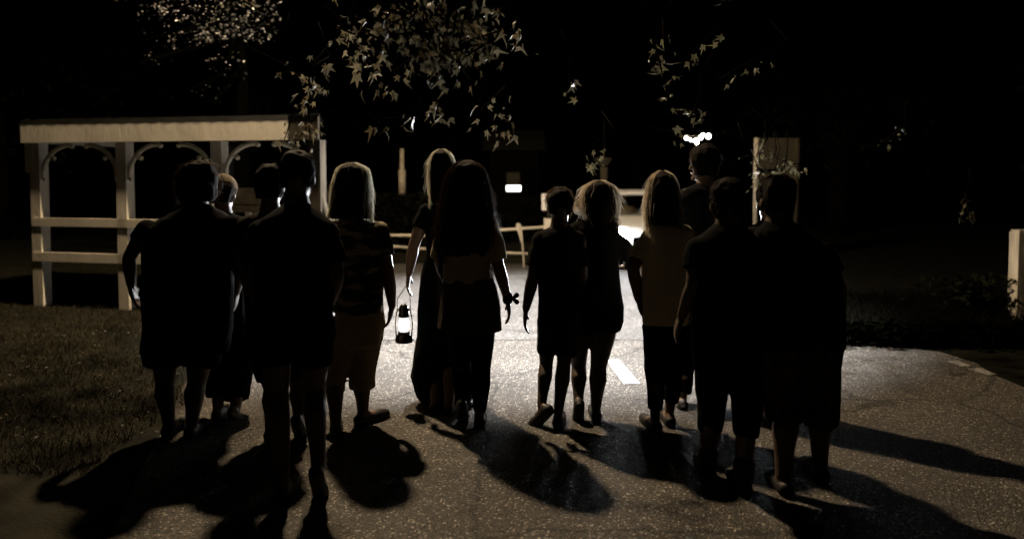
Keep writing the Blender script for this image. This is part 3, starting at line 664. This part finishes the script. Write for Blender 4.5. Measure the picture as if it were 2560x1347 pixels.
# cabin: roof on pillars with glass between
ws = [(1.15, .70, .935), (1.95, .60, 1.36)]
b = MB(); rt = 1.385
def quad(b, a, c_, d, e): b.add([a, c_, d, e], [(0, 1, 2, 3)])
X = lambda s_, y, z: Vector((xc+s_, Yc+y, z))
b = MB(); rs = []
for (y, hw, z) in ((1.88, .60, 1.33), (2.0, .63, 1.365), (2.5, .65, 1.39), (3.0, .64, 1.375), (3.3, .62, 1.33)):
    rs.append([X(-hw, y, z-.05), X(-hw*.97, y, z-.01), X(-hw*.6, y, z+.01), X(0, y, z+.018), X(hw*.6, y, z+.01), X(hw*.97, y, z-.01), X(hw, y, z-.05), X(0, y, z-.04)])
b.rings(rs); b.build('roof', M['carpaint'], car)
b = MB()
for sg in (-1, 1):
    for a_, e_, r_ in ((X(sg*.76, 1.02, .93), X(sg*.61, 1.9, 1.32), .034), (X(sg*.78, 2.6, .93), X(sg*.64, 2.6, 1.34), .038), (X(sg*.76, 3.9, .93), X(sg*.62, 3.28, 1.31), .055)):
        b = MB(); b.tube([a_, e_], [r_, r_*.92], 8); b.build('pillar', M['carpaint'], car)
b = MB(); quad(b, X(-.74, 1.04, .94), X(.74, 1.04, .94), X(.60, 1.89, 1.32), X(-.60, 1.89, 1.32)); wsd = b.build('windscreen', M['glass'], car, shade=False)
b = MB(); b.tube([X(-.45, 1.01, .955), X(.05, 1.2, 1.03)], .008, 6); b.tube([X(.2, 1.0, .955), X(.62, 1.18, 1.03)], .008, 6); b.build('wipers', M['carblack'], wsd)
for sg in (-1, 1):
    for v4 in ((X(sg*.775, 1.15, .95), X(sg*.79, 2.55, .95), X(sg*.645, 2.55, 1.33), X(sg*.62, 1.95, 1.32)), (X(sg*.79, 2.65, .95), X(sg*.765, 3.8, .95), X(sg*.625, 3.25, 1.31), X(sg*.645, 2.65, 1.33))):
        b = MB(); quad(b, *v4); b.build('side_window', M['glass'], car, shade=False)
b = MB(); b.box((xc, Yc+.01, .53), (.92, .05, .12)); 
for k in range(4): b.box((xc, Yc-.018, .49+.027*k), (.9, .02, .008))
b.build('grille', M['carblack'], car, shade=False)
b = MB(); b.box((xc, Yc+.02, .36), (1.5, .10, .10)); b.build('bumper', M['carblack'], car, shade=False)
b = MB(); b.box((xc, Yc-.045, .40), (.42, .012, .11)); b.build('number_plate', M['signw'], car, shade=False)
for sg in (-1, 1):
    b = MB(); b.ell((xc+sg*.64, Yc+.05, .665), (.15, .08, .085), 20, 12); hl = b.build('headlight', M['chrome'], car)
    b = MB(); b.ell((xc+sg*.64, Yc+.0, .665), (.145, .07, .10), 20, 12); b.build('lens', M['lens'], hl)
    b = MB(); b.ell((xc+sg*.90, Yc+1.35, 1.0), (.10, .06, .065), 14, 8); b.tube([X(sg*.78, 1.32, .96), X(sg*.88, 1.34, .98)], .02, 6); b.build('mirror', M['carpaint'], car)
    hb_ = light('headlight_beam', 'SPOT', (xc+sg*.64, Yc-.10, .665), 4200, (.93, .96, 1.0), .06, (.3, 5.0, 2.4), R(27), .45); hb_.scale = (2.2, 1, 1)
    light('headlight_spill', 'SPOT', (xc+sg*.64, Yc-.10, .665), 40, (.90, .95, 1.0), .06, (xc+sg*.64-.3, 9.0, .0), R(120), .9)
    for y in (.85, 3.35):
        b = MB(); b.tube([X(sg*.72, y, .31), X(sg*.90, y, .31)], .31, 24, False); wl = b.build('wheel', M['tyre'], car)
        b = MB(); b.tube([X(sg*.86, y, .31), X(sg*.912, y, .31)], [.2, .19], 18, False); b.build('rim', M['chrome'], wl)
b = MB(); b.box((xc, Yc+1.6, .80), (1.4, .6, .1)); b.box((xc, Yc+1.95, .55), (.2, .6, .6)); b.build('dashboard', M['carblack'], car, shade=False)
car.scale = (1, 1, .945)
dr = thing('person', 'driver sitting dimly visible behind the windscreen of the silver car', 'person', (xc-.38, Yc+2.1, .5))
b = MB(); c0 = Vector((xc-.38, Yc+1.95, 0)); b.ell(c0+Vector((0, 0, 1.17)), (.07, .085, .1)); b.ell(c0+Vector((0, -.03, 1.11)), (.05, .06, .06)); b.tube([c0+Vector((0, 0, 1.08)), c0+Vector((0, .02, 1.0))], [.05, .07]); b.loft([(c0.x, c0.y+.03, 1.03, .08, .07), (c0.x, c0.y+.03, .99, .2, .1), (c0.x, c0.y+.03, .8, .2, .12), (c0.x, c0.y+.03, .5, .18, .13)])
for sg in (-1, 1): b.tube([c0+Vector((sg*.2, 0, .97)), c0+Vector((sg*.24, -.15, .75)), c0+Vector((sg*.12, -.38, .88))], [.05, .045, .03])
for sg in (-1, 1): b.tube([c0+Vector((sg*.09, 0, .52)), c0+Vector((sg*.12, -.42, .58)), c0+Vector((sg*.12, -.6, .3))], [.08, .06, .045])
b.build('body', M['skin'], dr, .008, 2)
b = MB(); b.loft([(c0.x, c0.y+.03, 1.02, .10, .085), (c0.x, c0.y+.03, .99, .215, .115), (c0.x, c0.y+.03, .8, .215, .135), (c0.x, c0.y+.03, .56, .195, .145)]); b.build('shirt', M['tan'], dr, .009, 2)
b = MB(); b.ell(c0+Vector((0, .02, 1.205)), (.08, .085, .085)); b.build('hair', M['brownh'], dr, .008, 2)

# ------------------------------------------------------------------ fence, signs, posts beyond the road
def fence():
    f = thing('rail_fence', 'low white rail fence beyond the far edge of the paving', 'fence', (-.4, 14.2, 0))
    pts = [P(930, 588, 14.6), P(1060, 589, 14.4), P(1180, 580, 14.2), P(1368, 567, 13.9)]
    b = MB(); b.tube(pts, .026, 8, False); b.build('rail', M['white'], f)
    pts = [P(930, 612, 14.6), P(1060, 622, 14.4), P(1180, 629, 14.2), P(1345, 635, 13.9)]
    b = MB(); b.tube(pts, .024, 8, False); b.build('rail', M['white2'], f)
    for (px, Y) in ((935, 14.65), (1150, 14.3)):
        b = MB(); q = P(px, 580, Y); b.box((q.x, q.y+.06, .38), (.09, .06, .76)); b.build('post', M['white2'], f, shade=False)
fence()
st = thing('stake', 'narrow pointed pale stake leaning against the fence rail', 'stake', G(1305, 640))
b = MB(); a, c1 = P(1297, 558, 13.85), P(1306, 610, 13.85); b.rings([[c1+Vector((x, y, 0)) for x, y in ((-.012, -.012), (.012, -.012), (.012, .012), (-.012, .012))], [a+Vector((x, y, -.05)) for x, y in ((-.05, -.015), (.05, -.015), (.05, .015), (-.05, .015))], [a+Vector((x, y, 0)) for x, y in ((-.035, -.015), (.01, -.015), (.01, .015), (-.035, .015))]])
b.tube([c1, Vector((c1.x+.03, c1.y, 0))], [.014, .012], 6, False); b.build('shaft', M['white2'], st, shade=False)
sg = thing('signpost', 'square white post with a white sign board above it', 'sign', G(1368, 655))
q = P(1369, 580, 13.9); zt = P(1369, 546, 13.9).z
b = MB(); b.box((q.x, q.y, zt/2), (.13, .12, zt)); b.build('post', M['white'], sg, shade=False)
q2 = P(1372, 505, 13.87); b = MB(); b.box(q2, (.25, .03, .29)); b.build('board', M['signw'], sg, shade=False)
b = MB(); b.box((q2.x, q2.y+.03, (q2.z+.1+zt-.2)/2), (.04, .03, q2.z+.1-zt+.2)); b.build('stem', M['metal'], sg, shade=False)
# white post on the far right
q = G(2548, 797); wp = thing('gate_post', 'thick weathered white post standing in the weeds at the right', 'post', q)
hgt = P(2548, 580, q.y).z; b = MB(); b.box((q.x, q.y, hgt/2), (.17, .17, hgt)); b.build('shaft', M['white2'], wp, shade=False)
b = MB(); b.box((q.x, q.y, hgt+.012), (.15, .15, .024)); b.build('cap', M['white2'], wp, shade=False)
# notice board
Yn = 15.5; a = P(1889, 480, Yn); e = P(1991, 480, Yn); zt = P(1889, 345, Yn).z
nb = thing('notice_board', 'tall notice board between two pale posts, half hidden by leaves', 'notice board', ((a.x+e.x)/2, Yn, 0))
for x, mn in ((a.x, 'white'), (e.x, 'dimpost')):
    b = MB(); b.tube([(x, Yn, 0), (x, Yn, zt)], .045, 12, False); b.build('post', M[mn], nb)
b = MB(); b.box(((a.x+e.x)/2, Yn+.03, (zt+1.15)/2), (e.x-a.x-.08, .04, zt-1.15)); b.build('board', M['board'], nb, shade=False)
b = MB(); b.box(((a.x+e.x)/2, Yn+.0, P(1889, 425, Yn).z), (e.x-a.x+.04, .10, .035)); b.build('crossbar', M['carblack'], nb, shade=False)
# slim pole with a basket
Yq = 16.0; q = P(1510, 430, Yq); zt = P(1510, 300, Yq).z
hp = thing('post_with_basket', 'slim dark post carrying a hanging basket above the curly woman', 'post', (q.x, Yq, 0))
b = MB(); b.tube([(q.x, Yq, 0), (q.x, Yq, P(1510, 418, Yq).z)], .075, 12, False); b.build('post', M['board'], hp)
b = MB(); b.tube([(q.x, Yq, P(1510, 418, Yq).z), (q.x, Yq, zt)], .022, 8, False); b.build('rod', M['pole'], hp)
b = MB(); k = P(1507, 398, Yq); b.rings([[k+Vector((r*math.cos(t_), r*math.sin(t_), z)) for t_ in (2*math.pi*j/16 for j in range(16))] for r, z in ((.03, -.15), (.10, -.12), (.17, -.02), (.18, .02))]); b.build('basket', M['board'], hp)
# far shed with a lit window
Ys = 22.0; a = P(1225, 470, Ys); e = P(1345, 470, Ys); cx = (a.x+e.x)/2
sd = thing('shed', 'small dark shed with one long lit window, far beyond the fence', 'shed', (cx, Ys+1, 0))
b = MB(); b.box((cx, Ys+1, 1.15), (e.x-a.x, 2, 2.3)); b.build('wall', M['shedwall'], sd, shade=False)
b = MB(); b.add([(a.x-.2, Ys-.2, 2.3), (e.x+.2, Ys-.2, 2.3), (e.x+.2, Ys+1, 2.9), (a.x-.2, Ys+1, 2.9), (a.x-.2, Ys+2.2, 2.3), (e.x+.2, Ys+2.2, 2.3)], [(0, 1, 2, 3), (3, 2, 5, 4), (0, 3, 4), (1, 5, 2), (0, 4, 5, 1)]); b.build('roof', M['roof'], sd, shade=False)
q = P(1284, 471, Ys-.02); b = MB(); b.box(q, (.39, .03, .15)); wn = b.build('lit_window', M['tube'], sd, shade=False); md = wn.modifiers.new('b', 'BEVEL'); md.width = .03; md.segments = 3
q = P(1283, 445, Ys-.012); b = MB(); b.box(q, (.36, .03, .30)); b.build('shutter', M['board'], sd, shade=False)
q = P(1325, 530, Ys-.01); b = MB(); b.box((q.x, q.y, .9), (.3, .03, 1.8)); b.build('door', M['carblack'], sd, shade=False)
# string of bulbs
sb = thing('string_lights', 'cluster of bright bulbs on a wire seen through the leaves, above the tallest man', 'string lights', P(1740, 345, 20))
bp = [(1716, 345), (1727, 349), (1733, 347), (1740, 352), (1743, 358), (1752, 344), (1757, 338), (1771, 341)]
b = MB(); b.tube([P(1560, 300, 20.5)]+[P(x, y-5, 20) for x, y in bp]+[P(1960, 290, 20.5)], .006, 5, False); b.build('wire', M['metal'], sb)
for i, (x, y) in enumerate(bp):
    b = MB(); r = random.uniform(.035, .06); b.ell(P(x, y, 20), (r, r, r*1.1), 12, 8); b.build('bulb', M['bulb'], sb)

# ------------------------------------------------------------------ trees
def maple_leaf(b, p, size, droop=.5):
    ang = [(-90, .10), (-50, .34), (-22, .50), (10, .38), (44, .92), (66, .46), (90, 1.25), (114, .46), (136, .92), (170, .38), (202, .50), (230, .34)]
    # local: tip +Y, hang so that the tip points down with random swing
    az = random.random()*6.283; sw = random.gauss(0, .55)
    rot = Matrix.Rotation(az, 3, 'Z') @ Matrix.Rotation(-R(90)-random.gauss(0, .6), 3, 'X') @ Matrix.Rotation(sw, 3, 'Z')
    vs = [Vector((0, 0, 0))]; fold = random.uniform(-.5, 1.3); cu = random.uniform(-.3, 1.5); sq = random.uniform(.55, 1.0)
    for a, r in ang:
        r *= random.uniform(.82, 1.15); x, y = sq*r*math.cos(R(a)), r*math.sin(R(a)); z = fold*abs(x)-cu*max(0, y)**2*.35-random.uniform(0, .08)
        vs.append(Vector((x, y, z)))
    k = size*.55
    b.add([p+rot@(v*k) for v in vs], [(0, i, i % 12+1) for i in range(1, 13)])
    return rot @ Vector((0, -1, 0))*k
def small_leaf(b, p, s):
    rot = Matrix.Rotation(random.random()*6.283, 3, 'Z') @ Matrix.Rotation(random.gauss(0, .7), 3, 'X') @ Matrix.Rotation(random.random()*6.283, 3, 'Z')
    b.add([p+rot@Vector(q) for q in ((-s, 0, 0), (-s*.2, -s*.45, s*.15), (s, 0, -s*.2), (-s*.2, s*.45, s*.15))], [(0, 1, 2), (0, 2, 3)])
def twig(b, pts, r0, r1, seg=6):
    b.tube(pts, [lerp(r0, r1, i/(len(pts)-1)) for i in range(len(pts))], seg, False)
def tree(label, base, trunk, limbs, blobs, lm='leaf', sz=.085, group=None):
    o = thing('maple_tree', label, 'tree', base, group); b = MB()
    b.tube(trunk[0], trunk[1], 14, False)
    for pts, r0 in limbs: twig(b, [Vector(p) for p in pts], r0, r0*.35, 8)
    lf = MB()
    for (px, py, rx, ry, Y, dY, n_) in blobs:
        n_ = int(n_*1.7)
        # twigs through the cluster, leaves hang from them
        nt = max(1, n_//7)
        for t_ in range(nt):
            c = P(px+random.gauss(0, rx*.5), py+random.gauss(0, ry*.5), Y+random.gauss(0, dY*.5)); L_ = random.uniform(.15, .35)
            d = Vector((random.gauss(0, 1), random.gauss(0, 1), random.gauss(-.4, .4))).normalized()
            e_ = [c-d*L_*.6+Vector((0, 0, .05)), c, c+d*L_*.5-Vector((0, 0, .05))]
            b.tube(e_, [.006, .005, .003], 4, False)
            b.tube([e_[0], e_[0]+Vector((random.gauss(0, .05), random.gauss(0, .05), .10)), e_[0]+Vector((random.gauss(0, .1), random.gauss(0, .1), .24))], [.005, .005, .004], 4, False)
            for k in range(max(1, n_//nt)):
                f_ = random.random(); q = e_[0]+(e_[2]-e_[0])*f_+Vector((random.gauss(0, .04), random.gauss(0, .04), -random.uniform(.02, .08)))
                s_ = sz*random.choice((.45, .7, .9, 1.0, 1.3))*random.uniform(.85, 1.15); st_ = maple_leaf(lf, q, s_)
                b.tube([q+st_*.1, lerp(q, e_[0]+(e_[2]-e_[0])*f_, .95)], .0014, 3, False)
    b.build('trunk', M['bark'], o); lf.build('crown', M[lm], o, shade=False)
    return o
# left maple: trunk just outside the frame on the left, limb reaching over the road
tree('large maple whose lit leaf sprays hang over the middle of the crowd', (-4.6, 3.4, 0), ([(-4.6, 3.4, 0), (-4.5, 3.5, 1.5), (-4.4, 3.5, 3.2), (-4.2, 3.6, 5.5)], [.28, .23, .20, .12]),
  [([(-4.4, 3.5, 3.0), (-3.2, 3.6, 3.5), (-1.8, 3.7, 3.5), (-.6, 3.7, 3.1), (-.2, 3.8, 2.75)], .09)],
  [(1085, 60, 90, 50, 3.7, .3, 80), (1130, 120, 80, 40, 3.6, .25, 44), (1010, 15, 120, 30, 3.9, .3, 30), (1200, 40, 70, 50, 4.1, .3, 10), (900, 120, 80, 70, 4.4, .4, 18), (850, 40, 90, 40, 4.6, .4, 10), (720, -260, 130, 70, 8.0, .3, 90), (545, -75, 230, 30, 6.95, .9, 420), (790, 220, 60, 50, 4.9, .3, 18), (1010, 230, 60, 60, 4.6, .3, 14),  # leaf masses above the frame added to shade the fascia and left grass
   (1228, 280, 22, 28, 5.2, .15, 14), (1110, 260, 60, 60, 4.6, .3, 8), (740, 320, 50, 40, 5.8, .3, 16), (1300, 60, 60, 60, 5, .4, 8), (1000, -120, 260, 60, 3.8, .5, 40)])
# right maple: trunk outside the frame beyond the verge
tree('broad maple whose sparse lit leaves hang over the right half of the crowd', (6.6, 6.2, 0), ([(6.6, 6.2, 0), (6.5, 6.2, 1.5), (6.4, 6.2, 3), (6.2, 6.1, 6)], [.3, .25, .2, .12]),
  [([(6.4, 6.2, 3.0), (4.5, 5.8, 3.6), (2.6, 5.2, 3.45), (1.3, 4.9, 3.35), (1.0, 4.9, 3.3)], .08)],
  [(1660, 115, 34, 40, 4.4, .2, 7), (1660, 195, 36, 34, 4.5, .2, 7), (1730, 90, 50, 50, 4.7, .3, 5), (1740, 275, 36, 44, 4.8, .2, 8), (1512, 345, 26, 55, 6.0, .4, 7), (1435, 220, 18, 26, 5.6, .2, 5), (1820, 200, 60, 60, 5.6, .3, 5), (1915, 345, 18, 20, 6.6, .3, 5), (1940, 405, 50, 42, 7.0, .3, 24), (1982, 430, 20, 30, 7.2, .3, 6), (2240, 380, 180, 120, 7.6, .6, 7), (2430, 520, 90, 60, 7.6, .4, 8), (1900, -60, 300, 60, 5.0, .6, 20)], sz=.082, lm='leaf2')
# tree behind the pavilion with tiered boughs
Yt = 13.0; tb = Vector((P(600, 440, Yt).x, Yt, 0))
o = thing('tiered_tree', 'tall tree behind the pavilion, its tiered boughs sparkling in the lamp light', 'tree', tb)
b = MB(); b.tube([tb, tb+Vector((0, 0, 3)), tb+Vector((0, 0, 8))], [.2, .16, .06], 12, False); lf = MB()
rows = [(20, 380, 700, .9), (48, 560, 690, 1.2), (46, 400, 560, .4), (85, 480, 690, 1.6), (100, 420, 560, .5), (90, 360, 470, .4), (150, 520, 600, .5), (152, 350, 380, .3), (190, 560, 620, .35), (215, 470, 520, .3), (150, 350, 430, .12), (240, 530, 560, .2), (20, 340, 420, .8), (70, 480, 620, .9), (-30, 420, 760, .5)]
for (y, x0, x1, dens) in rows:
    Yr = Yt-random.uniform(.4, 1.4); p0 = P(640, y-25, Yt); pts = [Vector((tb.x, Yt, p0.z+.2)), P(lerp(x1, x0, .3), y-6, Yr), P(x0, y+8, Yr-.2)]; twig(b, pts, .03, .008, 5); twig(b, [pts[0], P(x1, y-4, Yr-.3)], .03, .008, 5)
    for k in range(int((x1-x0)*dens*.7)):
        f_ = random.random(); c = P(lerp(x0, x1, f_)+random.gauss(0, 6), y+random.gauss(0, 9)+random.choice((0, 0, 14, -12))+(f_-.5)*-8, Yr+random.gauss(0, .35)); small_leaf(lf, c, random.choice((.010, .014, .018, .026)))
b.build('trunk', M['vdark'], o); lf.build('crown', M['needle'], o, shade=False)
# dark trees closing the scene
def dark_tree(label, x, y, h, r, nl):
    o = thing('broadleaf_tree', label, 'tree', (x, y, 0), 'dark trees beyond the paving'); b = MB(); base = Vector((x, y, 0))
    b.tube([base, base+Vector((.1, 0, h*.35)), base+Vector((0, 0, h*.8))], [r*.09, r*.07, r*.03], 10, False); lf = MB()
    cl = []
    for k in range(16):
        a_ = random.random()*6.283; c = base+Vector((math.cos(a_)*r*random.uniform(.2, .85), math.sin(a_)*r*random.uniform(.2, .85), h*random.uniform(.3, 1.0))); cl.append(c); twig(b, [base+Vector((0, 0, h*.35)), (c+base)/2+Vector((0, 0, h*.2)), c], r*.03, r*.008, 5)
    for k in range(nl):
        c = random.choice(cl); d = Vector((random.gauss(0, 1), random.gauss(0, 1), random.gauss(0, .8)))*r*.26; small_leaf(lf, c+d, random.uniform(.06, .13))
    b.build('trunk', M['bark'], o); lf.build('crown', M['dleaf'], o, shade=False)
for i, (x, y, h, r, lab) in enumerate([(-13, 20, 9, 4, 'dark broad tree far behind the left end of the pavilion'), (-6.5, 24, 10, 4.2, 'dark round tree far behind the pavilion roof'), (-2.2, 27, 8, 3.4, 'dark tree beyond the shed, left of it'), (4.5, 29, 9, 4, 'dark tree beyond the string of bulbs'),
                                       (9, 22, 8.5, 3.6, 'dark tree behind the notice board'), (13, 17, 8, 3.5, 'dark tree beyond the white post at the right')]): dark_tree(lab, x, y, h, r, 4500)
def shrub(label, c, r, h, nl, m='dleaf', cat='shrub', s=(.03, .07)):
    o = thing('shrub', label, cat, c); b = MB(); lf = MB(); c = Vector(c)
    for k in range(14):
        a_ = random.random()*6.283; e_ = c+Vector((math.cos(a_)*r[0]*random.random(), math.sin(a_)*r[1]*random.random(), h*random.uniform(.5, 1))); twig(b, [c, (c+e_)/2+Vector((0, 0, h*.15)), e_], .012, .004, 5)
    for k in range(nl):
        d = Vector((random.gauss(0, .5)*r[0], random.gauss(0, .5)*r[1], h*random.random()**.7)); small_leaf(lf, c+d, random.uniform(*s))
    b.build('stems', M['bark'], o); lf.build('crown', M[m], o, shade=False)
shrub('wide dark shrub behind the fence between the blonde woman and the lantern holder', (P(1010, 540, 16.5).x, 16.5, 0), (1.3, .5), 1.25, 2600)
shrub('low dark shrub beyond the fence under the shed', (P(1270, 560, 19).x, 19, 0), (1.5, .5), 1.1, 2200)
shrub('low dark bush spreading along the right verge in front of the white post', (P(2390, 840, 7.3).x, 7.55, 0), (1.2, .22), .18, 2600, 'vdark')
shrub('sprawling weed clump at the foot of the white post', (P(2460, 800, 9).x, 9.1, 0), (.55, .3), .45, 700, 'dleaf')

# ------------------------------------------------------------------ world: night sky, almost no light
w = bpy.data.worlds.new('World'); sc.world = w; w.use_nodes = True; N = w.node_tree.nodes; bg = N['Background']
sky = N.new('ShaderNodeTexSky'); sky.sky_type = 'NISHITA'; sky.sun_disc = False; sky.sun_elevation = R(-6); sky.sun_rotation = R(40)
w.node_tree.links.new(sky.outputs[0], bg.inputs['Color']); bg.inputs['Strength'].default_value = .002
sc.view_settings.view_transform = 'Standard'; sc.view_settings.look = 'None'; sc.view_settings.exposure = 0; sc.view_settings.gamma = 1
sc.cycles.max_bounces = 5; sc.cycles.diffuse_bounces = 3; sc.cycles.glossy_bounces = 2; sc.cycles.transparent_max_bounces = 8
sc.cycles.caustics_reflective = False; sc.cycles.caustics_refractive = False; sc.cycles.sample_clamp_indirect = 3
for o in PENDING: COL.objects.link(o)
